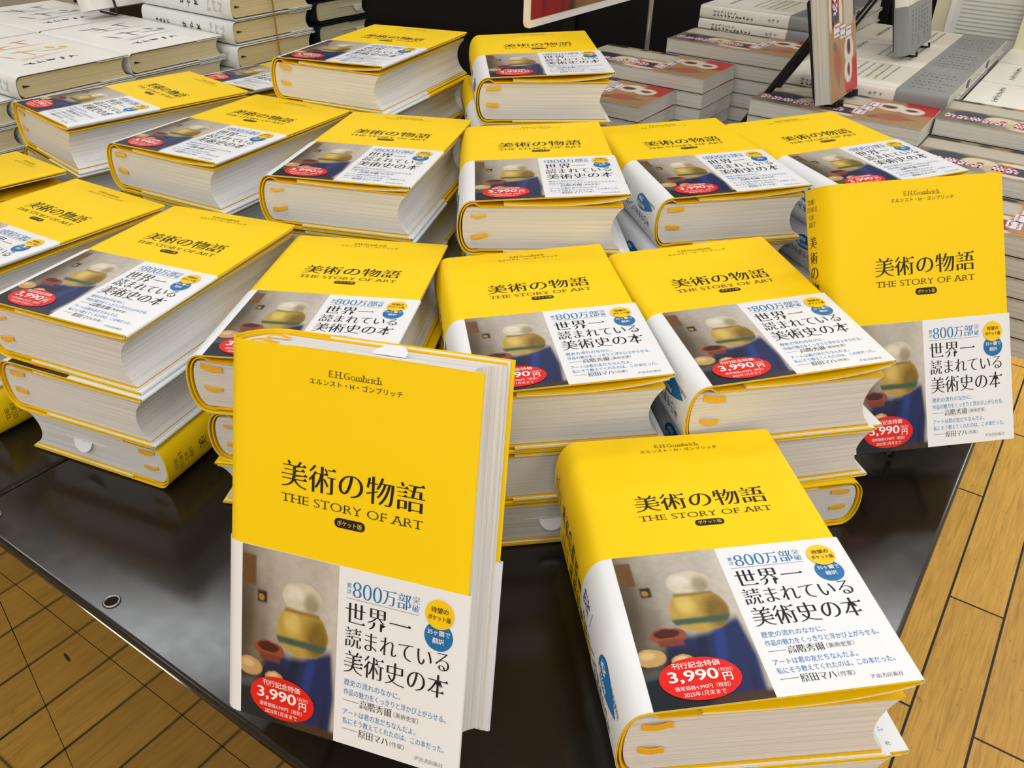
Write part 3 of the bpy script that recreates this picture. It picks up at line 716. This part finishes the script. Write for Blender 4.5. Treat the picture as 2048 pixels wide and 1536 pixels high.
def thing_book(name, meshes, extra, label, group, matrix, zs=1.0):
    r = empty(name, (0, 0, 0)); r.matrix_world = matrix; r.scale = (1, 1, zs); tag(r, label, 'book', group)
    for n, me in zip(('cover', 'page_block'), meshes): mobj(n, me, r)
    for n, me in extra: mobj(n, me, r)
    return r
def lying(a_tail, b0, h, z): return Matrix.Translation(AB(a_tail + h, b0, z)) @ Matrix.Rotation(YAW, 4, 'Z')
def standing(a, b0, h, z, lean, w):
    """cover facing the right-hand side of the table, tail on z, head leaning to the left"""
    x = Vector((*E2, 0)); up = Vector((0, 0, 1)); l = Vector((*E1, 0)); hd = (up*math.cos(lean) + l*math.sin(lean)); nz = x.cross(hd)
    R = Matrix((x, hd, nz)).transposed().to_4x4(); o = Vector(AB(a, b0, z)) + hd*h
    return Matrix.Translation(o) @ R

# white novels with painted strokes on the cover
NW, NH, NT = .133, .188, .0262
M_ORANGE = mat('orange_print', s2l((236, 140, 70)), .5, .3); M_GOLD = mat('gold_print', s2l((232, 190, 80)), .5, .3); M_CORAL = mat('coral_print', s2l((232, 110, 95)), .5, .3); M_SLATE = mat('slate_print', s2l((110, 118, 118)), .5, .3); M_DIM = mat('black_print', s2l((40, 40, 42)), .5, .3); M_PALE = mat('pale_grey_print', s2l((196, 198, 196)), .5, .3)
def novel_print(first, second):
    def f(cv, w, h, L):
        r = random.Random(11)
        S1 = [(.030, .030, .052, .040, .003), (.036, .046, .070, .048, .002), (.050, .028, .056, .060, .003), (.075, .034, .100, .030, .0022), (.082, .028, .088, .056, .003), (.028, .060, .110, .062, .0012)]
        S2 = [(.030, .084, .040, .112, .003), (.046, .082, .084, .090, .0025), (.060, .076, .064, .112, .003), (.074, .098, .112, .104, .0022), (.092, .080, .100, .092, .005), (.104, .092, .112, .098, .006), (.030, .120, .114, .118, .0010), (.036, .126, .070, .124, .0016)]
        strokes(cv, S1, .0003, 1); strokes(cv, S2, .0003, 2)
        marks(cv, [(.030, .146, .095, .146, .011)], .0003, 3, 5)
        marks(cv, [(-L/2, .030, -L/2, .060, .006), (-L/2, .085, -L/2, .128, .010)], .0003, 3, 9); marks(cv, [(-L/2 - .003, .140, -L/2 - .003, .175, .009), (-L/2 + .005, .140, -L/2 + .005, .175, .009)], .0003, 4, 4)
    return f
def novel(c1, c2): return plain_book(NW, NH, NT, .0075, .0007, .0035, True, M_WCOV, M_CREAM, None, novel_print(0, 0), False, .006, [c1, c2, M_DIM, M_PALE])
NOV = [novel(M_ORANGE, M_GOLD), novel(M_SLATE, M_SLATE), novel(M_CORAL, M_ORANGE)]
def ribbon_tip(zs):
    mb = MB(); mb.add([(.001, -NH + .0020, NT*.5), (.010, -NH + .0012, NT*.52), (.001, -NH + .0016, NT*.60), (.001, -NH + .0026, NT*.5), (.001, -NH + .0026, NT*.6)], [(0, 1, 2), (0, 3, 1), (2, 1, 4)]); return mb.mesh('ribbon', [M_DIM])
NTIP = ribbon_tip(0)
G_NOV = 'white novels on the left of the table'
NST = [('lowest stack at the left edge', 5, 1.000, .199, 0), ('stack with orange and gold cover strokes', 6, .980, .336, 0),
       ('stack with grey cover strokes', 6, .982, .477, 1), ('back stack with coral strokes, at the top left', 6, 1.172, .336, 2), ('back stack under the upright white novel', 6, 1.174, .476, 1)]
NUM = ['topmost', 'second from the top', 'third from the top', 'fourth from the top', 'fifth from the top', 'sixth from the top', 'seventh from the top', 'eighth from the top', 'lowest']
def pile(n, i): return NUM[8] if i == n - 1 else NUM[i]
for where, n, a, b, kd in NST:
    for i in range(n):
        T = .0264; j = .0 if i == 0 else rng.uniform(-.0015, .0015)
        thing_book('novel', NOV[kd], [('ribbon', NTIP)], f'white novel, {pile(n, i)} in the {where}'.replace('fourth from the top in the back stack under', 'fourth in the back stack under').replace('from the top in the back', 'in the back'), G_NOV, lying(a + j, b + j*.4, NH, ZT + .0008 + (n-1-i)*(.02625 + .0081/n)))
n3 = 7
for i in range(n3):
    thing_book('novel', NOV[1], [('ribbon', NTIP)], f'white novel, {pile(n3, i)} in the banded tall stack', G_NOV, lying(.962 + (.002 if i == 1 else 0), .621, NH, ZT + .0008 + (n3-1-i)*(.0293 + .0081/n3)), 1.11)
zt3 = ZT + .0081 + n3*.0293 + .0012
mb = MB(); A0, A1 = .962 - .0028, .962 + NH + .0028
lp = [(A0, .688, ZT + .003), (A0, .681, zt3 - .002), (A0 + .003, .681, zt3 + .0008), (A1 - .003, .681, zt3 + .0008), (A1, .681, zt3 - .002), (A1, .688, ZT + .003), (A1 - .003, .688, ZT + .0012), (A0 + .003, .688, ZT + .0012), (A0, .688, ZT + .003)]
mb.tube([AB(*q) for q in lp], .0011, 0, 8)
o = mobj('rubber_band', mb.mesh('rubber_band', [mat('brown_rubber', s2l((150, 112, 52)), .6, .3)], None, 60)); tag(o, 'brown rubber band stretched round the tall stack of white novels', 'rubber band')
# dark novels beside the dark gap
M_NAVY = mat('dark_navy_cover_paper', (.012, .016, .022), .4, .4); M_CREAMD = page_mat('cream_page_edges_matte', (.70, .67, .52), (.70, .67, .52), 900.0, .85)
DW, DH = .098, .150
DK = plain_book(DW, DH, .0288, .0075, .0010, .0035, True, M_NAVY, M_CREAMD, None, None, False, .006)
def tab_mesh():
    mb = MB(); z = .0165; y = -DH - .0006 + .0028; mb.box((.040, y - .0006, z - .0003), (.080, y - .0002, z + .0003)); q = np.linspace(0, math.pi, 16); P = np.c_[.078 + .009*np.cos(q), z - .009*np.sin(q)]; m = len(P)
    mb.add(np.r_[np.c_[P[:, 0], np.full(m, y - .0012), P[:, 1]], np.c_[P[:, 0], np.full(m, y - .0007), P[:, 1]]], [tuple(range(m)), tuple(range(m, 2*m))[::-1]] + [(i, i+1, m+i+1, m+i) for i in range(m-1)])
    return mb.mesh('sales_slip', [M_GPAGE])
DTAB = tab_mesh()
for i in range(7):
    thing_book('novel', DK, [('sales_slip', DTAB)], f'dark-covered novel with cream pages, {pile(7, i)} of its stack by the dark gap', 'dark-covered novels', lying(.962 + .001*(i % 2), .768 + .0015*(i % 3), DH, ZT + .0008 + (6-i)*(.0303 + .0081/7)), 1.04)

# illustrated paperbacks, bound on the right; q runs head to tail, p from the spine to the fore-edge
KW, KH, KT = .100, .188, .0171
def comic(p, q):
    r = 1 - p; r = 1 - r                                        # p: 0 spine .. 1 fore-edge
    e = 1 - p; n = len(p); w = .02*np.sin(14*q + 9*e) + .012*np.sin(31*q - 7*e)
    c = np.array(s2l((150, 136, 112)))[None]*np.ones((n, 1))
    bx = lambda q0, q1, e0, e1, s=.012: sm(q0-s, q0+s, q + w*.5)*sm(q1+s, q1-s, q + w*.5)*sm(e0-s, e0+s, e)*sm(e1+s, e1-s, e)
    el = lambda cq, ce, rq, re, s=.12: sm(1+s, 1-s, np.sqrt(((q-cq)/rq)**2 + ((e-ce)/re)**2 + 1e-9) + 2*w)
    c = mixc(c, (196, 190, 176), bx(0, .62, .10, .45)); c = mixc(c, (120, 116, 92), bx(.0, .3, .5, 1))
    c = mixc(c, (44, 62, 74), el(.17, .68, .12, .22)); c = mixc(c, (226, 214, 184), el(.33, .66, .09, .13)); c = mixc(c, (150, 70, 52), el(.335, .70, .018, .05))
    c = mixc(c, (176, 96, 70), bx(.43, .66, .48, .98, .03)); c = mixc(c, (44, 58, 76), bx(.49, .585, .62, .9)); c = mixc(c, (232, 222, 196), el(.56, .56, .14, .055)); c = mixc(c, (228, 216, 190), el(.50, .93, .12, .05)); c = mixc(c, (206, 190, 150), el(.40, .80, .05, .10))
    c = mixc(c, (30, 52, 38), bx(0, .17, 0, .085)); c = mixc(c, (160, 156, 116), bx(.18, .27, 0, .08)); c = mixc(c, (70, 66, 36), bx(.27, .33, 0, .09)); c = mixc(c, (166, 124, 76), bx(.33, .44, 0, .10)); c = mixc(c, (44, 50, 60), bx(.44, .58, 0, .09))
    c = mixc(c, (178, 140, 96), bx(.60, 1.1, -.1, 1.1)); c = mixc(c, (158, 118, 78), sm(.4, .9, np.sin(70*e + 12*q + 20*w))*bx(.60, 1.1, -.1, 1.1)*.5)
    c = mixc(c, (168, 88, 74), el(.80, .72, .09, .14, .3)*.8); c = mixc(c, (84, 84, 84), el(.70, .80, .03, .06)*.7); c = mixc(c, (120, 100, 96), el(.90, .70, .04, .04)*.6)
    c = mixc(c, (188, 34, 38), sm(.80, .84, q + .35*e*0 + w + .25*np.maximum(0, .18-e))*sm(.58, .48, e + .6*(q-.85)))
    for cq, ce, rq, re in ((.755, .30, .085, .17), (.865, .33, .075, .15)): c = mixc(c, (226, 222, 210), el(cq, ce, rq, re, .06))
    c = mixc(c, (226, 222, 210), bx(.74, .88, .22, .40, .02))
    c = mixc(c, (176, 48, 40), el(.735, .30, .050, .075, .06)); c = mixc(c, (40, 36, 36), el(.735, .30, .034, .045, .06)); c = mixc(c, (110, 36, 32), el(.865, .32, .038, .05, .06)*sm(.2, .34, e + .6*(q - .8)))
    return c
def comic_print(cv, w, h, L):
    r = random.Random(3)
    for k in range(7):                                          # chunky pale letters with a pink edge along the fore-edge
        v0 = .006 + k*.0128 + (.006 if k > 4 else 0); s0 = w*(.70 + r.uniform(-.02, .02)); z = .0098
        bars = [(0, 0, 1, .2), (0, .42, 1, .6), (0, .8, 1, 1), (0, 0, .22, 1), (.78, 0, 1, 1)] if k in (2, 5) else [(0, .05, 1, .26), (.35, 0, .6, 1), (.05, .55, .95, .75), (.7, .3, .95, .95)]
        for pad, dd, mt in ((.0011, .0003, 2), (0, .0005, 3)):
            for x0, y0, x1, y1 in bars:
                V, F = rrect(s0 + x0*z*1.5 - pad, v0 + y0*z - pad, s0 + x1*z*1.5 + pad, v0 + y1*z + pad, .0006, 2); cv.flat(V, F, dd, mt)
    for k in range(3):
        V, F = rrect(w*(.20 + .2*k), .117 - .004*k, w*(.42 + .2*k), .130 - .004*k, .0003, 1); cv.flat(V, F, .0004, 3)
        marks(cv, [(w*(.21 + .2*k), .120 - .004*k, w*(.41 + .2*k), .120 - .004*k, .0035), (w*(.21 + .2*k), .127 - .004*k, w*(.41 + .2*k), .127 - .004*k, .0035)], .0006, 4, k)
    V, F = disc(w*.80, .108, .0022, .0022, 16); cv.flat(V, F, .0006, 5)
M_KP = paint_mat('comic_print', .4, .12); M_PINK = mat('pink_ink', s2l((214, 128, 170)), .42, .4); M_PWH = mat('pale_pink_ink', s2l((238, 226, 234)), .42, .4)
M_KCOV = mat('paperback_cover_card', (.72, .70, .66), .45, .4)
KM = plain_book(KW, KH, KT, .0012, .0004, .0006, False, M_KCOV, M_GPAGE, comic, comic_print, True, 0.0, [M_KP, M_PINK, M_PWH, M_DIM, M_RED], (50, 90))
G_COM = 'illustrated paperbacks'
KST = [('upper stack in front of the spine-out grey-banded books', 9, .337, .985), ('middle stack right of the tall yellow stack', 8, .420, .877), ('lowest stack beside the tall yellow stack', 7, .454, .774),
       ('stack bearing the upright paperback', 8, .154, .830), ('back stack at the right picture edge', 8, -.036, .886), ('middle stack at the right picture edge', 7, -.036, .783), ('front stack at the right picture edge', 6, -.036, .680)]
for where, n, a, b in KST:
    for i in range(n):
        j = 0 if i == 0 else rng.uniform(-.001, .001)
        thing_book('paperback', KM, [], f'paperback, {pile(n, i)} in the {where}', G_COM, lying(a + j, b + j*.3, KH, ZT + .0008 + (n-1-i)*(.01745 + .0081/n)))
thing_book('paperback', KM, [], 'upright paperback with a red and tan cover, leaning on a black stand', G_COM, standing(.268, .832, KH, ZT + .0081 + 8*.01745 + .0036, math.radians(15), KW))

# cream books with a grey paper band
GW, GH, GT = .126, .188, .0166
M_GCOV = mat('cream_cover_paper', (.85, .845, .80), .38, .4); M_GBAND = mat('grey_band_paper', s2l((140, 144, 147)), .35, .5)
def pale(p, q): return mixc(np.array(s2l((240, 239, 232)))[None]*np.ones((len(p), 1)), (214, 208, 188), sm(.42, .44, q)*sm(.16, .2, p)*sm(.98, .94, p)*.6)
def pale_print(cv, w, h, L):
    marks(cv, [(.030, .030, .110, .030, .007)], .0005, 2, 1); marks(cv, [(.03, .066 + .010*k, .115, .066 + .010*k, .004) for k in range(5)], .0005, 3, 2)
    marks(cv, [(-L/2 + .002, .020, -L/2 + .002, .055, .0042), ], .0003, 3, 3); marks(cv, [(-L/2 - .002, .020, -L/2 - .002, .080, .0048)], .0003, 2, 4); marks(cv, [(-L/2, .100, -L/2, .118, .0045)], .0003, 3, 6)
GM = plain_book(GW, GH, GT, .0035, .0006, .0030, True, M_GCOV, M_GPAGE, pale, pale_print, False, .002, [paint_mat('pale_cover_print', .4), M_DIM, M_SLATE], (20, 30))
def gband():
    _, _, L = simple_sheet(GW, GT, .0035, [0.], 0.); ss = np.r_[np.linspace(GW, .001, 8), np.linspace(0, -L, 24), np.linspace(-L-.001, -L-GW, 8)]; x, z, _ = simple_sheet(GW, GT, .0035, ss, .00045); mb = MB()
    sweep(mb, list(zip(x, z)), .0002, GH - .058, GH - .0003, 1); cv = Cover()
    marks(cv, [(.020 + .016*k, GH - .052, .020 + .016*k, GH - .052 + r, .0045) for k, r in enumerate((.044, .036, .046, .030, .045, .040))], .0008, 1, 8)
    a = cv.verts(); x, z, _ = simple_sheet(GW, GT, .0035, a[:, 0], a[:, 2]); mb.v.append(np.c_[x, -a[:, 1], z]); mb.f += [tuple(i + mb.n for i in f) for f in cv.f]; mb.m += cv.m; mb.c += cv.c; mb.n += cv.n
    return mb.mesh('paper_band', [M_GBAND, mat('dark_grey_ink', s2l((84, 88, 92)), .5, .3)], None, 35)
GB = gband(); G_GB = 'cream books with grey bands'
GST = [('spine-out stack near the pole', 11, .337, 1.090), ('far stack behind the spine-out stack', 11, .337, 1.222), ('near stack right of the upright paperback', 9, .150, .934), ('middle stack right of the upright paperback', 9, .150, 1.064), ('far stack right of the upright paperback', 9, .150, 1.194),
       ('near stack at the right edge', 8, -.043, .990), ('middle stack at the right edge', 8, -.043, 1.120), ('far stack at the right edge', 8, -.043, 1.250)]
for where, n, a, b in GST:
    for i in range(n):
        j = 0 if i == 0 else rng.uniform(-.0012, .0012)
        thing_book('banded_book', GM, [('paper_band', GB)], f'cream grey-banded book, {pile(n, i) if n < 10 else (pile(9, i) if i < 8 else ["ninth from the top", "tenth from the top", "lowest"][i-8])} in the {where}', G_GB, lying(a + j, b + j*.3, GH, ZT + .0008 + (n-1-i)*(.01695 + .0081/n)))
thing_book('banded_book', GM, [('paper_band', GB)], 'upright cream book with a wide grey band on a black wire stand', G_GB, standing(.247, 1.072, GH, ZT + .0081 + 9*.01695 + .0055, math.radians(14), GW))
thing_book('novel', NOV[1], [('ribbon', NTIP)], 'upright white novel on a black wire stand at the top left', G_NOV, standing(1.205, .560, NH, ZT + .0081 + 6*.02625 + .0065, math.radians(14), NW))

# wire easels
def easel(label, a, b0, w, z, lean, hook=.016, legs=.13, drop=0.0, r=.0017, top=.1, tip=.005):
    o = empty('wire_easel', AB(a, b0 + w/2, z)); tag(o, label, 'stand', 'black wire easels'); o.rotation_euler = (0, 0, math.atan2(E1[1], E1[0]))
    cl, sl = math.cos(lean), math.sin(lean)                      # local x runs to the back (left), y across the book
    for k, y in enumerate((-w*.28, w*.28)):
        mb = MB(); y = -y; mb.tube([(-hook*1.2 + tip*.25, y, .0035 + tip), (-hook*1.2, y, .0035), (-hook*1.0, y, .0022), (.004, y, .0022), (.006, y, .006), (.006 + .105*sl, y, .105*cl)], r)
        mobj('hook_wire', mb.mesh('hook_wire', [M_BLK], None, 60), o)
    for y in (-w*.2, w*.12):
        mb = MB(); mb.tube([(.006 + top*math.tan(lean), y, top), (.006 + top*math.tan(lean) + legs, y, -drop + .002)], r*1.15); mobj('back_leg', mb.mesh('back_leg', [M_BLK], None, 60), o)
    mb = MB(); mb.tube([(.006 + .105*sl, -w*.28, .105*cl), (.006 + .105*sl, w*.28, .105*cl)], r); mb.tube([(.006 + top*math.tan(lean) + legs, -w*.2, -drop + .002), (.006 + top*math.tan(lean) + legs, w*.12, -drop + .002)], r)
    mobj('cross_wire', mb.mesh('cross_wire', [M_BLK], None, 60), o)
easel('black wire easel behind the upright paperback', .2695, .832, KW, ZT + .0081 + 8*.01745 + .0012, math.radians(15), .019, .120, .138, .0034, .07)
easel('black wire easel holding the upright grey-banded book', .2485, 1.072, GW, ZT + .0081 + 9*.01695 + .0012, math.radians(14), .019, .055, .0)
easel('black wire easel holding the upright white novel', 1.2065, .560, NW, ZT + .0081 + 6*.02625 + .0012, math.radians(14), .030, .07, tip=.05)

# picture sign on a chrome pole
sg = empty('picture_sign', AB(.578, 1.035, ZT)); tag(sg, 'white-bordered picture sign with a red corner on a chrome pole', 'sign'); sg.rotation_euler = (0, 0, YAW)
inv = lambda a, b, z: ((b - 1.035), (.578 - a)*-1, z - ZT)
mb = MB(); V, F = rrect(.695 - 1.035, H0 - .197 - ZT, 1.11 - 1.035, H0 + .03 - ZT, .008); m = len(V)
mb.add(np.r_[np.c_[V[:, 0], np.full(m, -.014), V[:, 1]], np.c_[V[:, 0], np.full(m, -.010), V[:, 1]]], [tuple(range(m)), tuple(range(m, 2*m))[::-1]] + [(i, m + i, m + (i+1) % m, (i+1) % m) for i in range(m)])
pnl = mobj('sign_panel', mb.mesh('sign_panel', [M_RWHITE], None, 40), sg)
def sign_paint(p, q):
    p = p*1.6
    w = .01*np.sin(30*p + 11*q); n = len(p); c = np.array(s2l((150, 112, 66)))[None]*np.ones((n, 1)); c = mixc(c, (120, 86, 48), sm(.3, .9, np.sin(60*q + 14*p + 30*w))*.6)
    c = mixc(c, (60, 46, 34), sm(.40, .36, p + .25*(1-q)*0 - .10*(1-q) + w)); c = mixc(c, (150, 26, 30), sm(.35, .32, p - .12*(1-q) + w)); c = mixc(c, (90, 18, 22), sm(.6, 1, np.sin(38*p + 4*q))*sm(.33, .30, p - .12*(1-q))*sm(.5, .8, q)*.7)
    el = lambda cx, cy, rx, ry: sm(1.08, .95, np.sqrt(((p-cx)/rx)**2 + ((q-cy)/ry)**2 + 1e-9))
    c = mixc(c, (206, 198, 188), el(.14, .56, .085, .30)); c = mixc(c, (206, 198, 188), el(.27, .50, .05, .27)); c = mixc(c, (40, 28, 30), el(.205, .66, .025, .22)); c = mixc(c, (90, 84, 78), el(.70, .62, .09, .22)*.8); c = mixc(c, (172, 160, 140), el(.70, .60, .05, .14)*.6)
    return c
nx, ny = 80, 50; P, Q = np.meshgrid(np.linspace(0, 1, nx), np.linspace(0, 1, ny)); p, q = P.ravel(), Q.ravel(); mb = MB()
x0, x1, z0, z1 = .695 - 1.035 + .0085, 1.11 - 1.035 - .0085, H0 + .03 - ZT - .0085, H0 - .197 - ZT + .0085
mb.add(np.c_[x0 + p*(x1-x0), np.full(len(p), -.0146), z0 + q*(z1-z0)], [(j*nx+i, j*nx+i+1, (j+1)*nx+i+1, (j+1)*nx+i) for j in range(ny-1) for i in range(nx-1)], 0, sign_paint(p, q))
mobj('picture', mb.mesh('picture', [paint_mat('sign_print', .4, .1)], None, None, True), pnl)
mb = MB(); mb.tube([(0, 0, .003), (0, 0, .46)], .0035, 0, 14); mobj('pole', mb.mesh('pole', [M_CHROME], None, 60), sg)
mb = MB(); mb.tube([(0, 0, .0005), (0, 0, .004)], .028, 0, 28); mobj('base', mb.mesh('base', [M_CHROME], None, 40), sg)
# pale panels at the far right
M_IVORY = mat('ivory_board', s2l((232, 226, 196)), .6, .3); M_PANW = mat('white_panel_paper', s2l((226, 228, 222)), .5, .3)
pb = empty('list_board', AB(.10, 1.388, ZT)); pb.rotation_euler = (0, 0, math.atan2(-E1[1], -E1[0])); tag(pb, 'white board with rows of small print at the far right', 'board')
mb = MB(); mb.box((-.140, 0, .001), (.16, .008, .40)); mobj('board', mb.mesh('board', [M_PANW]), pb)
mb = MB(); mb.box((-.147, -.004, .001), (-.140, .010, .40)); mobj('frame_edge', mb.mesh('frame_edge', [M_RWHITE]), pb)
cv = Cover(); marks(cv, [(-.125, -.262 + .010*k, .02, -.262 + .010*k, .006) for k in range(6)], 0, 0, 21); V = cv.verts(); mb = MB(); mb.add(np.c_[V[:, 0], np.full(len(V), -.0006), -V[:, 1]], cv.f)
for k in range(9): mb.box((-.132, -.0008, .150 + .0058*k), (.15, -.0002, .1512 + .0058*k))
mobj('printed_rows', mb.mesh('printed_rows', [M_PALE]), pb)
mb = MB()
for k in range(6): mb.box((-.004, -.0012, .206 + .0085*k), (.016, -.0004, .2105 + .0085*k))
mobj('brown_bars', mb.mesh('brown_bars', [mat('brown_print', s2l((176, 150, 112)), .5, .3)]), pb)
iv = empty('ivory_post', AB(.2555, 1.392, ZT)); iv.rotation_euler = pb.rotation_euler; tag(iv, 'narrow ivory upright board left of the printed board', 'board'); bevelled('post', (-.014, 0, .001), (.008, .02, .42), .001, M_IVORY, iv)
ib = empty('ivory_box', AB(.115, 1.383, ZT)); ib.rotation_euler = pb.rotation_euler; tag(ib, 'ivory box with a white lid in the top right corner', 'box'); bevelled('body', (-.028, -.026, .001), (.10, .0, .222), .001, M_IVORY, ib); bevelled('lid', (-.031, -.029, .222), (.104, .002, .240), .001, M_RWHITE, ib)
